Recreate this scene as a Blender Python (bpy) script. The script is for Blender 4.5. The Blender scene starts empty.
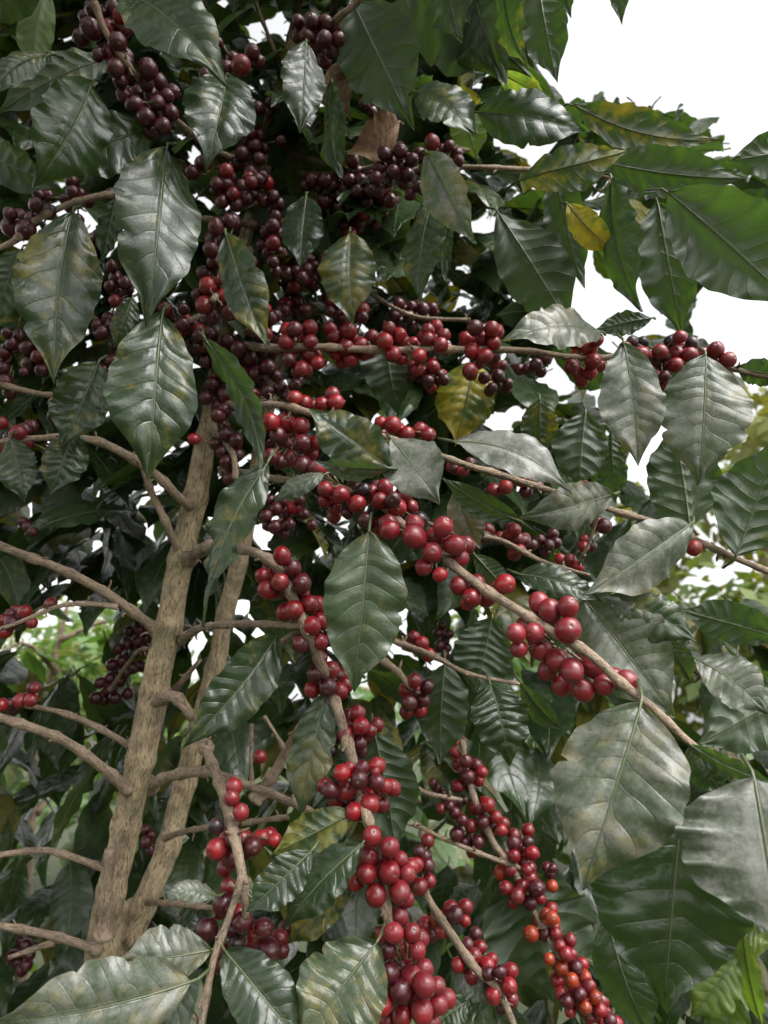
import bpy, math, random
import numpy as np
from mathutils import Vector, Matrix, noise

S = bpy.context.scene
C = S.collection
R = math.radians
random.seed(7)

# ------------------------------------------------------------------ camera
PITCH = R(18)
CAM = Vector((0, 0, 1.5))
FWD = Vector((0, math.cos(PITCH), math.sin(PITCH)))
RIGHT = Vector((1, 0, 0))
UP = Vector((0, -math.sin(PITCH), math.cos(PITCH)))
F = 1024 / 36 * 26.0

def at(x, y, d):
    """world point seen at photo position x, y and d metres in front of the lens"""
    return CAM + FWD * d + RIGHT * ((x - 384) / F * d) + UP * ((512 - y) / F * d)

def to_px(p):
    q = p - CAM
    d = q.dot(FWD)
    return 384 + q.dot(RIGHT) / d * F, 512 - q.dot(UP) / d * F, d

cam = bpy.data.cameras.new('camera')
cam.sensor_fit = 'VERTICAL'
cam.sensor_height = 36
cam.lens = 26
cam.clip_start = 0.02
cam.clip_end = 2000
cam.dof.use_dof = True
cam.dof.focus_distance = 0.62
cam.dof.aperture_fstop = 7.5
co = bpy.data.objects.new('camera', cam)
co.location = CAM
co.rotation_euler = (R(90) + PITCH, 0, 0)
C.objects.link(co)
S.camera = co

# ------------------------------------------------------------------ light
w = bpy.data.worlds.new('World')
S.world = w
w.use_nodes = True
nt = w.node_tree
bg = nt.nodes['Background']
sky = nt.nodes.new('ShaderNodeTexSky')
sky.sky_type = 'NISHITA'
sky.sun_disc = False
SUN_EL, SUN_AZ = R(52), R(138)          # azimuth clockwise from +Y: high, behind the photographer
sky.sun_elevation = SUN_EL
sky.sun_rotation = SUN_AZ
sky.air_density = 1.0
sky.dust_density = 4.0
hs = nt.nodes.new('ShaderNodeHueSaturation')   # overcast: the blue is gone from the sky
hs.inputs['Saturation'].default_value = 0.03
nt.links.new(sky.outputs[0], hs.inputs['Color'])
nt.links.new(hs.outputs[0], bg.inputs[0])
bg.inputs[1].default_value = 0.15
sun = bpy.data.lights.new('sun', 'SUN')
sun.energy = 0.75
sun.angle = R(45)
sun.color = (1, 0.95, 0.87)
so = bpy.data.objects.new('sun', sun)
sd = Vector((math.sin(SUN_AZ) * math.cos(SUN_EL), math.cos(SUN_AZ) * math.cos(SUN_EL), math.sin(SUN_EL)))
so.rotation_euler = sd.to_track_quat('Z', 'Y').to_euler()
so.location = (0, -3, 8)
C.objects.link(so)
S.view_settings.view_transform = 'Standard'
S.view_settings.look = 'None'
S.view_settings.exposure = 1.5
S.view_settings.gamma = 1

# ------------------------------------------------------------------ node helpers
class NB:
    def __init__(s, name):
        s.m = bpy.data.materials.new(name)
        s.m.use_nodes = True
        s.t = s.m.node_tree
        s.b = s.t.nodes['Principled BSDF']
        s.out = s.t.nodes['Material Output']
    def n(s, kind, **kw):
        o = s.t.nodes.new(kind)
        for k, v in kw.items():
            setattr(o, k, v)
        return o
    def set(s, sock, v):
        if isinstance(v, bpy.types.NodeSocket):
            s.t.links.new(v, sock)
        elif v is not None:
            if isinstance(v, tuple) and len(v) == 3 and sock.type == 'RGBA':
                v = (*v, 1)
            sock.default_value = v
    def math(s, op, a, b=None, c=None, clamp=False):
        o = s.n('ShaderNodeMath', operation=op, use_clamp=clamp)
        s.set(o.inputs[0], a)
        if b is not None: s.set(o.inputs[1], b)
        if c is not None: s.set(o.inputs[2], c)
        return o.outputs[0]
    def mix(s, f, a, b, mode='MIX'):
        o = s.n('ShaderNodeMix', data_type='RGBA', blend_type=mode)
        s.set(o.inputs[0], f); s.set(o.inputs[6], a); s.set(o.inputs[7], b)
        return o.outputs[2]
    def ramp(s, v, lo, hi, a=0.0, b=1.0):
        o = s.n('ShaderNodeMapRange', interpolation_type='SMOOTHSTEP')
        s.set(o.inputs[0], v); s.set(o.inputs[1], lo); s.set(o.inputs[2], hi)
        s.set(o.inputs[3], a); s.set(o.inputs[4], b)
        return o.outputs[0]
    def noise(s, scale, detail=4, rough=.6, vec=None, dist=0):
        o = s.n('ShaderNodeTexNoise')
        o.inputs['Scale'].default_value = scale
        o.inputs['Detail'].default_value = detail
        o.inputs['Roughness'].default_value = rough
        o.inputs['Distortion'].default_value = dist
        if vec is not None: s.set(o.inputs['Vector'], vec)
        return o.outputs[0]
    def bump(s, h, strength, dist, normal=None):
        o = s.n('ShaderNodeBump')
        o.inputs['Strength'].default_value = strength
        o.inputs['Distance'].default_value = dist
        s.set(o.inputs['Height'], h)
        if normal is not None: s.set(o.inputs['Normal'], normal)
        return o.outputs[0]

def leaf_material(name, green_a, green_b, under, trans, rough, trans_amt, ycol=(.12, .108, .018)):
    b = NB(name)
    att = b.n('ShaderNodeAttribute', attribute_name='lv')
    sep = b.n('ShaderNodeSeparateColor')
    b.set(sep.inputs[0], att.outputs['Color'])
    yel, dust_sheen, rnd = sep.outputs
    stalk = b.ramp(att.outputs['Alpha'], -.6, -.1, 1, 0)
    vst = b.math('MAXIMUM', att.outputs['Alpha'], 0)
    uvn = b.n('ShaderNodeUVMap')
    su = b.n('ShaderNodeSeparateXYZ')
    b.set(su.inputs[0], uvn.outputs[0])
    u = su.outputs[0]
    av = b.math('ABSOLUTE', b.math('SUBTRACT', b.math('MULTIPLY', su.outputs[1], 2.0), 1.0))
    tc = b.n('ShaderNodeNewGeometry')
    pos = tc.outputs['Position']
    back = tc.outputs['Backfacing']
    n_big = b.noise(28, 3, .55, pos)
    n_mid = b.noise(95, 4, .62, pos)
    n_fine = b.noise(600, 3, .6, pos)
    n_mott = b.noise(48, 5, .7, pos, .8)
    # veins
    p = b.math('MULTIPLY', b.math('SUBTRACT', u, b.math('MULTIPLY', b.math('POWER', av, 1.25), .13)), 9.5)
    vd = b.math('SUBTRACT', .5, b.math('ABSOLUTE', b.math('SUBTRACT', b.math('FRACT', p), .5)))
    vein = b.ramp(vd, .01, .075, 1, 0)
    vein = b.math('MULTIPLY', vein, b.ramp(av, .75, 1.0, 1, 0))
    rib = b.ramp(av, .02, .06, 1, 0)
    veins = b.math('MAXIMUM', b.math('MULTIPLY', b.math('MULTIPLY', vein, .30), vst), b.math('MULTIPLY', rib, .6))
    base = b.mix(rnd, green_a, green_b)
    base = b.mix(b.ramp(n_big, .3, .7, 0, .35), base, b.mix(.5, base, (.03, .05, .012)))
    base = b.mix(b.ramp(n_mott, .48, .66, 0, .7), base, b.mix(.65, base, (.005, .010, .006)))
    base = b.mix(b.ramp(n_mott, .5, .34, 0, .45), base, b.mix(.6, base, (.06, .075, .035)))
    # chlorotic patches
    ym = b.math('ADD', b.math('MULTIPLY', n_big, .55), b.math('ADD', b.math('MULTIPLY', n_mid, .5), b.math('MULTIPLY', n_fine, .12)))
    thr = b.math('SUBTRACT', .80, b.math('MULTIPLY', yel, .50))
    ymask = b.ramp(b.math('SUBTRACT', ym, thr), -.05, .10)
    ymask = b.math('MULTIPLY', ymask, b.ramp(yel, 0, .08))
    base = b.mix(ymask, base, ycol)
    spots = b.math('MULTIPLY', b.ramp(n_mid, .70, .76), b.ramp(yel, .02, .3))
    base = b.mix(spots, base, (.09, .055, .02))
    base = b.mix(b.math('MULTIPLY', veins, .7), base, (.06, .08, .028))
    # dusty grey of the upper side, mostly sheen painted into the colour
    dm = b.math('MULTIPLY', dust_sheen, b.ramp(b.math('ADD', b.math('MULTIPLY', n_mott, .45), b.math('ADD', b.math('MULTIPLY', n_big, .25), b.math('MULTIPLY', b.noise(260, 6, .7, pos), .35))), .42, .60, .25, 1))
    dm = b.math('MULTIPLY', dm, b.ramp(n_fine, .3, .6, .75, 1))
    dcol = b.mix(n_big, (.15, .152, .13), (.25, .248, .22))
    top = b.mix(dm, base, dcol)
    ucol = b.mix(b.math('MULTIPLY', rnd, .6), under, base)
    ucol = b.mix(b.math('MULTIPLY', ymask, .6), ucol, (.2, .2, .04))
    ucol = b.mix(b.math('MULTIPLY', veins, .8), ucol, (.10, .13, .06))
    rim = b.math('MULTIPLY', b.ramp(av, .84, 1.0), b.ramp(n_mid, .5, .64))
    rim = b.math('MULTIPLY', rim, b.ramp(rnd, .25, .8))
    top = b.mix(b.math('MULTIPLY', rim, .8), top, (.10, .062, .03))
    col = b.mix(back, top, ucol)
    col = b.mix(stalk, col, (.10, .12, .055))
    b.set(b.b.inputs['Base Color'], col)
    r = b.math('ADD', rough, b.math('MULTIPLY', dm, .14))
    r = b.math('ADD', r, b.ramp(n_mott, .35, .65, .12, -.07))
    r = b.math('ADD', r, b.math('MULTIPLY', back, .2))
    b.set(b.b.inputs['Roughness'], r)
    h = b.math('SUBTRACT', b.math('MULTIPLY', n_mid, .5), b.math('MULTIPLY', veins, .6))
    h = b.math('ADD', h, b.math('MULTIPLY', n_fine, .2))
    h = b.math('ADD', h, b.math('MULTIPLY', b.math('MULTIPLY', b.math('SQRT', vd), vst), .6))
    nrm = b.bump(h, .55, .0016)
    b.set(b.b.inputs['Normal'], nrm)
    tr = b.n('ShaderNodeBsdfTranslucent')
    tcol = b.mix(ymask, trans, (.5, .42, .03))
    tcol = b.mix(b.math('MULTIPLY', veins, .5), tcol, (.03, .08, .01))
    tcol = b.mix(b.math('MULTIPLY', dm, .7), tcol, (.04, .06, .02))
    b.set(tr.inputs['Color'], tcol)
    ms = b.n('ShaderNodeMixShader')
    ms.inputs[0].default_value = trans_amt
    b.t.links.new(b.b.outputs[0], ms.inputs[1])
    b.t.links.new(tr.outputs[0], ms.inputs[2])
    b.t.links.new(ms.outputs[0], b.out.inputs[0])
    return b.m

def brown_leaf_material():
    b = NB('dry_leaf')
    pos = b.n('ShaderNodeNewGeometry').outputs['Position']
    n = b.noise(60, 5, .65, pos)
    b.set(b.b.inputs['Base Color'], b.mix(b.ramp(n, .35, .65), (.12, .06, .03), (.27, .16, .09)))
    b.b.inputs['Roughness'].default_value = .7
    b.set(b.b.inputs['Normal'], b.bump(n, .5, .002))
    return b.m

def cherry_material():
    b = NB('cherry_skin')
    att = b.n('ShaderNodeAttribute', attribute_name='cc')
    pos = b.n('ShaderNodeNewGeometry').outputs['Position']
    n1 = b.noise(150, 3, .55, pos)
    n2 = b.noise(900, 3, .6, pos)
    col = b.mix(b.ramp(n1, .35, .68, 0, .55), att.outputs['Color'], b.mix(.6, att.outputs['Color'], (.05, .006, .012)))
    speck = b.ramp(n2, .62, .72, 0, .35)
    col = b.mix(speck, col, (.22, .07, .055))
    bloom = b.ramp(n1, .48, .72, 0.0, .20)
    col = b.mix(bloom, col, (.20, .09, .085))
    b.set(b.b.inputs['Base Color'], col)
    b.set(b.b.inputs['Roughness'], b.ramp(n1, .3, .7, .25, .48))
    b.b.inputs['Subsurface Weight'].default_value = .08
    b.b.inputs['Subsurface Radius'].default_value = (.004, .001, .001)
    b.b.inputs['Coat Weight'].default_value = .2
    b.b.inputs['Coat Roughness'].default_value = .15
    b.set(b.b.inputs['Normal'], b.bump(b.math('ADD', n1, b.math('MULTIPLY', n2, .15)), .25, .001))
    return b.m

def bark_material(name, light, dark, scale=1.0, moss=0.0):
    b = NB(name)
    uv = b.n('ShaderNodeUVMap').outputs[0]
    mp = b.n('ShaderNodeMapping')
    b.set(mp.inputs['Vector'], uv)
    mp.inputs['Scale'].default_value = (1.0, .14, 1)
    pos = b.n('ShaderNodeNewGeometry').outputs['Position']
    f = b.noise(420 * scale, 6, .72, mp.outputs[0], 1.0)
    g = b.noise(55, 4, .6, pos)
    fine = b.noise(700, 4, .65, pos)
    mp2 = b.n('ShaderNodeMapping')
    b.set(mp2.inputs['Vector'], uv)
    mp2.inputs['Scale'].default_value = (1.0, .22, 1)
    f2 = b.noise(750 * scale, 5, .7, mp2.outputs[0], .3)
    f = b.math('ADD', b.math('MULTIPLY', f, .55), b.math('MULTIPLY', f2, .45))
    col = b.mix(b.ramp(f, .40, .54), dark, light)
    col = b.mix(b.ramp(g, .42, .66, 0, .8), col, b.mix(.6, col, (.07, .055, .04)))
    col = b.mix(b.ramp(b.noise(38, 5, .65, pos), .58, .70, 0, .35), col, (.40, .37, .29))
    col = b.mix(b.ramp(fine, .55, .75, 0, .4), col, (.40, .35, .27))
    if moss:
        col = b.mix(b.math('MULTIPLY', b.ramp(b.noise(22, 4, .6, pos), .5, .65), moss), col, (.14, .15, .06))
    b.set(b.b.inputs['Base Color'], col)
    b.b.inputs['Roughness'].default_value = .85
    b.set(b.b.inputs['Normal'], b.bump(b.math('ADD', f, b.math('MULTIPLY', fine, .5)), 1.0, .003))
    return b.m

M_LEAF = leaf_material('coffee_leaf', (.009, .024, .008), (.026, .056, .015), (.040, .060, .034), (.13, .26, .03), .23, .21)
M_YOUNG = leaf_material('young_leaf', (.055, .11, .015), (.12, .17, .025), (.07, .12, .03), (.26, .42, .035), .36, .35, (.34, .27, .02))
M_BACK = leaf_material('sunlit_coffee_leaf', (.05, .11, .03), (.12, .19, .05), (.10, .17, .06), (.25, .5, .05), .36, .28)  # paler copy of the coffee leaf, open-sky light put into the colour
M_DRY = brown_leaf_material()
M_CHERRY = cherry_material()
M_TRUNK = bark_material('trunk_bark', (.52, .40, .25), (.10, .068, .042), 1, .3)
M_BRANCH = bark_material('branch_bark', (.42, .31, .22), (.11, .074, .05), 1.4)
M_TWIG = bark_material('green_twig_bark', (.22, .18, .08), (.12, .1, .045), 1.4)

def simple_mat(name, c1, c2, scale, rough=.9):
    b = NB(name)
    pos = b.n('ShaderNodeNewGeometry').outputs['Position']
    n = b.noise(scale, 6, .65, pos)
    b.set(b.b.inputs['Base Color'], b.mix(b.ramp(n, .35, .65), c1, c2))
    b.b.inputs['Roughness'].default_value = rough
    b.set(b.b.inputs['Normal'], b.bump(n, .6, .05))
    return b.m

# ------------------------------------------------------------------ mesh helpers
class Acc:
    """collects geometry that becomes ONE mesh object"""
    def __init__(s):
        s.v, s.f, s.uv, s.col, s.n = [], [], [], [], 0
    def add(s, v, f, uv, col):
        s.v.append(v); s.f.append(f + s.n); s.uv.append(uv); s.col.append(col); s.n += len(v)
    def build(s, name, mat, parent=None, attr='lv', origin=None):
        v = np.concatenate(s.v).astype(np.float32)
        f = np.concatenate(s.f).astype(np.int32)
        uv = np.concatenate(s.uv).astype(np.float32)
        col = np.concatenate(s.col).astype(np.float32)
        o0 = np.array(origin if origin is not None else v.mean(0), dtype=np.float32)
        me = bpy.data.meshes.new(name)
        me.vertices.add(len(v))
        me.vertices.foreach_set('co', (v - o0).ravel())
        k = f.shape[1]
        me.loops.add(f.size)
        me.polygons.add(len(f))
        me.loops.foreach_set('vertex_index', f.ravel())
        me.polygons.foreach_set('loop_start', np.arange(0, f.size, k, dtype=np.int32))
        me.polygons.foreach_set('loop_total', np.full(len(f), k, dtype=np.int32))
        me.polygons.foreach_set('use_smooth', np.ones(len(f), dtype=bool))
        ul = me.uv_layers.new(name='UVMap')
        ul.data.foreach_set('uv', uv[f.ravel()].ravel())
        ca = me.color_attributes.new(attr, 'FLOAT_COLOR', 'POINT')
        if col.shape[1] == 3: col = np.concatenate([col, np.ones((len(col), 1), np.float32)], 1)
        ca.data.foreach_set('color', np.ascontiguousarray(col, dtype=np.float32).ravel())
        me.update()
        me.validate()
        me.materials.append(mat)
        o = bpy.data.objects.new(name, me)
        C.objects.link(o)
        if parent is not None:
            o.parent = parent
            pw = world_loc(parent)
            o.location = Vector(o0.tolist()) - pw
        else:
            o.location = o0.tolist()
        return o

def world_loc(o):
    l = o.location.copy()
    while o.parent:
        o = o.parent
        l += o.location
    return l

def empty(name, loc, label, cat, group=None):
    o = bpy.data.objects.new(name, None)
    o.empty_display_size = .1
    o.location = loc
    o['label'] = label
    o['category'] = cat
    if group: o['group'] = group
    C.objects.link(o)
    return o

def nv(v): return np.array(v, dtype=np.float64)

def leaf_geo(B, T, n, W, nu=44, nh=7, bend=.05, side=0., twist=0., fold=.1, curl=.1, quilt=.02, wave=.03,
             petiole=.07, pdir=None, rib_r=.0012, lv=(0, 0, .5), rs=random, vs_=1.0):
    """one coffee leaf: base B, tip T, upper-side normal n, full width W (metres)"""
    B, T, n = nv(B), nv(T), nv(n)
    L = np.linalg.norm(T - B)
    t = (T - B) / L
    n = n - t * n.dot(t)
    n /= np.linalg.norm(n)
    s = np.cross(n, t)
    us = np.linspace(0, 1, nu + 1)
    vs = np.linspace(-1, 1, 2 * nh + 1)
    vs = np.sign(vs) * np.abs(vs) ** .9
    U, V = np.meshgrid(us, vs, indexing='ij')
    A = np.abs(V)
    wm = rs.uniform(.84, .98)
    ss = np.clip((us - .70) / .26, 0, 1); ss = ss * ss * (3 - 2 * ss)
    prof = np.sin(np.pi * us ** wm) ** .82 * (1 - .5 * ss)
    prof = np.maximum(prof, .012)
    ph = [rs.uniform(0, 6.28) for _ in range(4)]
    edge = 1 + .022 * np.sin(us * 44 + ph[0]) * np.minimum(1, us * 5) + .028 * np.sin(us * 17 + ph[1]) + .05 * np.sin(us * 6 + ph[3])
    HW = W / 2 * prof * edge
    nick = np.ones((2, nu + 1))
    for _ in range(rs.choice((0, 0, 1, 2, 3))):
        sd_ = rs.randrange(2)
        nick[sd_] *= 1 - rs.uniform(.05, .24) * np.exp(-np.abs((us - rs.uniform(.3, .9)) / rs.uniform(.010, .024)) ** 1.6)
    X = HW[:, None] * V * np.where(V > 0, nick[0][:, None], nick[1][:, None])
    asym = np.where(V > 0, 1 + .06 * math.sin(ph[2]), 1 - .06 * math.sin(ph[2]))
    X = X * asym
    UW = (U + .022 * np.sin(U * 9 + ph[0]) + np.where(V > 0, 0, rs.uniform(-.05, .05)) + .008 * np.sin(U * 31 + ph[1])) * rs.uniform(.8, 1.05)
    N_V = 9.5
    Pq = N_V * (UW - .13 * A ** 1.25)
    q = np.abs(np.sin(np.pi * Pq)) ** .75 * np.clip(A * 6, 0, 1) * (1 - .75 * A ** 3)
    Z = quilt * W * q * np.minimum(1, prof[:, None] * 1.3)
    Z += np.abs(X) * fold - curl * X * X / (W / 2)
    wv = np.sin(U * 2 * np.pi * 5.2 + ph[2] + np.where(V > 0, 0, 1.7)) + .5 * np.sin(U * 2 * np.pi * 9.5 + ph[3] * np.sign(V))
    Z += wave * W * wv * A ** 2.5 * prof[:, None]
    Z -= .010 * W * np.exp(-(A / .09) ** 2)
    # slow buckling of the blade and one margin lifting more than the other
    Z += .05 * W * np.sin(U * 5.3 + V * 1.9 + ph[1]) * np.minimum(1, A * 1.5) + .03 * W * np.sin(U * 11 - V * 3.1 + ph[3]) * A
    Z += .10 * math.sin(ph[0]) * X * np.sin(U * 3.1 + ph[2])
    tw = twist * (us - .5)
    ct, st_ = np.cos(tw)[:, None], np.sin(tw)[:, None]
    Xr, Zr = X * ct - Z * st_, X * st_ + Z * ct
    tipc = rs.uniform(-.02, .09)
    arc = bend * L * 4 * us * (1 - us) - tipc * L * (us ** 4 - us)
    lat = side * L * 4 * us * (1 - us)
    P = B + t * (L * U)[..., None] + s * (Xr + lat[:, None])[..., None] + n * (Zr + arc[:, None])[..., None]
    nvv = 2 * nh + 1
    verts = P.reshape(-1, 3)
    i = np.arange(nu)[:, None] * nvv + np.arange(nvv - 1)[None, :]
    f = np.stack([i, i + nvv, i + nvv + 1, i + 1], -1).reshape(-1, 4)
    # orientation: front face towards +n
    a, b_, c = verts[f[len(f) // 2][:3]]
    if np.dot(np.cross(b_ - a, c - a), n) < 0: f = f[:, ::-1]
    uv = np.stack([UW.ravel(), V.ravel() * .5 + .5], 1)
    lv = (*lv, vs_)
    col = np.tile(np.array(lv), (len(verts), 1))
    if petiole > 0:
        # stalk and raised midrib as one thin tube
        k = 14
        pts, rad = [], []
        for j in range(k + 1):
            q_ = -petiole + (petiole + .93) * j / k
            if q_ < 0:
                pts.append(B + t * (L * q_) + (nv(pdir) * (1.3 * L * q_ * q_ / petiole) if pdir is not None else -n * (.15 * L * q_ * q_ / petiole)))
                rad.append(.0013)
            else:
                pts.append(B + t * (L * q_) + n * (bend * L * 4 * q_ * (1 - q_) - tipc * L * (q_ ** 4 - q_) - .0006) + s * (side * L * 4 * q_ * (1 - q_)))
                rad.append(rib_r * (1 - .75 * q_))
        tv, tf, tuv = tube_raw(pts, rad, 6)
        tuv = np.stack([np.full(len(tv), .5), np.full(len(tv), .5)], 1)
        f = np.concatenate([f, tf + len(verts)])
        verts = np.concatenate([verts, tv])
        uv = np.concatenate([uv, tuv])
        col = np.concatenate([col, np.tile(np.array((lv[0] * .5, lv[1] * .4, min(1, lv[2] + .3), -1)), (len(tv), 1))])
    return verts, f, uv, col

def tube_raw(pts, rad, seg, bump=None):
    pts = np.array([nv(p) for p in pts])
    n = len(pts)
    tg = np.gradient(pts, axis=0)
    tg /= np.linalg.norm(tg, axis=1)[:, None] + 1e-12
    r0 = np.cross(tg[0], [0, 1, .3])
    if np.linalg.norm(r0) < 1e-3: r0 = np.cross(tg[0], [1, 0, 0])
    r0 /= np.linalg.norm(r0)
    V, UV = [], []
    length = 0
    for i in range(n):
        r0 = r0 - tg[i] * r0.dot(tg[i]); r0 /= np.linalg.norm(r0)
        b0 = np.cross(tg[i], r0)
        if i: length += np.linalg.norm(pts[i] - pts[i - 1])
        for k in range(seg):
            a = 2 * math.pi * k / seg
            r = rad[i] * (bump(a, length, i) if bump else 1)
            V.append(pts[i] + r0 * (math.cos(a) * r) + b0 * (math.sin(a) * r))
            UV.append((abs(a / math.pi - 1) * math.pi * rad[i], length))
    V = np.array(V)
    Fc = []
    for i in range(n - 1):
        for k in range(seg):
            k2 = (k + 1) % seg
            Fc.append((i * seg + k, i * seg + k2, (i + 1) * seg + k2, (i + 1) * seg + k))
    # caps
    V = np.concatenate([V, [pts[0], pts[-1]]]); UV += [(0, 0), (0, length)]
    c0, c1 = len(V) - 2, len(V) - 1
    h = seg // 2
    for k in range(0, seg, 2):
        k1, k2 = (k + 1) % seg, (k + 2) % seg
        Fc.append((c0, k2, k1, k))
        o = (n - 1) * seg
        Fc.append((c1, o + k, o + k1, o + k2))
    return V, np.array(Fc), np.array(UV)

def smooth_path(P, step):
    """Catmull-Rom through (point, radius) pairs"""
    P = [(nv(p), r) for p, r in P]
    out, rad = [], []
    for i in range(len(P) - 1):
        p0, p1, p2, p3 = [P[min(max(i + k, 0), len(P) - 1)] for k in (-1, 0, 1, 2)]
        m = max(2, int(np.linalg.norm(p2[0] - p1[0]) / step))
        for j in range(m):
            t = j / m
            q = .5 * (2 * p1[0] + (p2[0] - p0[0]) * t + (2 * p0[0] - 5 * p1[0] + 4 * p2[0] - p3[0]) * t * t + (3 * p1[0] - p0[0] - 3 * p2[0] + p3[0]) * t ** 3)
            out.append(q); rad.append(p1[1] + (p2[1] - p1[1]) * t)
    out.append(P[-1][0]); rad.append(P[-1][1])
    return out, rad

rs_stub = random.Random(99)
def limb(name, path, mat, parent, seg=12, step=.004, rough=.06, nodes=.045, label=None, node_amp=.34, stubs=.7):
    pts, rad = smooth_path(path, step)
    off = random.uniform(0, 50)
    # swollen nodes along the shoot
    L = 0
    spots = []
    for i in range(len(pts)):
        if i: L += np.linalg.norm(pts[i] - pts[i - 1])
        if nodes:
            x = (L / nodes + off) % 1
            rad[i] *= 1 + node_amp * math.exp(-((x - .5) * nodes / (.0035 + .3 * rad[i])) ** 2)
            if abs(x - .5) * nodes < step * .6 and stubs: spots.append(i)
        if name == 'branch': rad[i] *= 1 + .45 * math.exp(-(L / .012) ** 2)
        wob = noise.noise_vector(Vector(pts[i].tolist()) * 25) * (.05 * rad[i] + .0004)
        pts[i] = pts[i] + nv(wob)
    def bump(a, l, i):
        q = Vector((math.cos(a) * 2.6 + off, math.sin(a) * 2.6, l * 16))
        q2 = Vector((math.cos(a) * 7 + off, math.sin(a) * 7, l * 22))
        return 1 + rough * (noise.noise(q) * 1.2 + noise.noise(q2) * .7 - abs(noise.noise(q2 * 1.3)) * .7)
    v, f, uv = tube_raw(pts, rad, seg, bump)
    a = Acc(); a.add(v, f, uv, np.full((len(v), 3), .5))
    for i in spots:                       # dry stalk stubs and scales left on the nodes
        for _ in range(rs_stub.choice((0, 1, 2, 2, 3))):
            if rs_stub.random() > stubs: continue
            d = Vector((rs_stub.gauss(0, 1), rs_stub.gauss(0, 1), rs_stub.gauss(0, 1))).normalized()
            p0 = Vector(pts[i].tolist()) + d * rad[i] * .6
            p1 = p0 + d * (rad[i] * .6 + rs_stub.uniform(.002, .0055))
            p2 = p1 + (d + Vector((rs_stub.gauss(0, .6), rs_stub.gauss(0, .6), rs_stub.gauss(0, .6)))) * .002
            sv, sf, suv = tube_raw([p0, p1, p2], [.0013, .0010, .0006], 6)
            a.add(sv, sf, suv, np.full((len(sv), 3), .5))
    o = a.build(name, mat, parent)
    if label: o['label'] = label
    return o

def px_path(rows, base=None):
    """rows of (x, y, depth, width in photo pixels) to world points and radii"""
    return [(at(x, y, d), w_ * d / F / 2 * .80) for x, y, d, w_ in rows]

# ------------------------------------------------------------------ cherries
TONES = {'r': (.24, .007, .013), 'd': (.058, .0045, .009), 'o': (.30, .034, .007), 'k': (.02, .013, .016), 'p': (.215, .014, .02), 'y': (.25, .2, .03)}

def cherry_geo(c, axis, r, tone, seg=14, rings=10):
    axis = nv(axis); axis /= np.linalg.norm(axis)
    a = np.cross(axis, [.3, .2, 1]); a /= np.linalg.norm(a)
    b = np.cross(axis, a)
    th = np.linspace(0, math.pi, rings + 1)
    th[1] = .13; th[2] = .26
    prof = np.ones(rings + 1)
    prof[0] = .90; prof[1] = .945; prof[2] = .995
    prof[-1] = .92
    ph = np.arange(seg) * 2 * math.pi / seg
    TH, PH = np.meshgrid(th, ph, indexing='ij')
    rr = r * prof[:, None]
    el = random.uniform(1.0, 1.17)
    r *= random.uniform(.94, 1.04)
    rr = r * prof[:, None]
    sq = random.uniform(.93, 1.0) + .035 * np.cos(2 * PH + random.random() * 6)
    P = nv(c) + axis * (rr * np.cos(TH) * el)[..., None] + a * (rr * np.sin(TH) * np.cos(PH) * sq)[..., None] + b * (rr * np.sin(TH) * np.sin(PH))[..., None]
    v = P.reshape(-1, 3)
    f = []
    for i in range(rings):
        for k in range(seg):
            k2 = (k + 1) % seg
            f.append((i * seg + k, (i + 1) * seg + k, (i + 1) * seg + k2, i * seg + k2))
    col = np.tile(nv(tone), (len(v), 1))
    col[:seg * 2] = nv(tone) * .3 + nv((.10, .07, .045)) * .7
    col[seg * 2:seg * 3] = col[seg * 2:seg * 3] * .85
    # slight ripeness gradient towards the stalk
    uv = np.stack([PH.ravel(), TH.ravel()], 1)
    return v, np.array(f), uv, col

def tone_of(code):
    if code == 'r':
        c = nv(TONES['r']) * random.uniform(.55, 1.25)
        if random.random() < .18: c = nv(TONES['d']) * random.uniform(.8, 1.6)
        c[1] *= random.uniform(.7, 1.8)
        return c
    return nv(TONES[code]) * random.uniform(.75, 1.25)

def parse_cluster(s, dflt):
    out = []
    for tok in s.split():
        code = dflt
        if tok[-1].isalpha():
            code = tok[-1]; tok = tok[:-1]
        x, y, r = tok.split(',')
        out.append([float(x), float(y), float(r), code])
    return out

# the hundred or so largest cherries become meshes of their own, the small ones stay in their cluster's mesh

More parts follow.
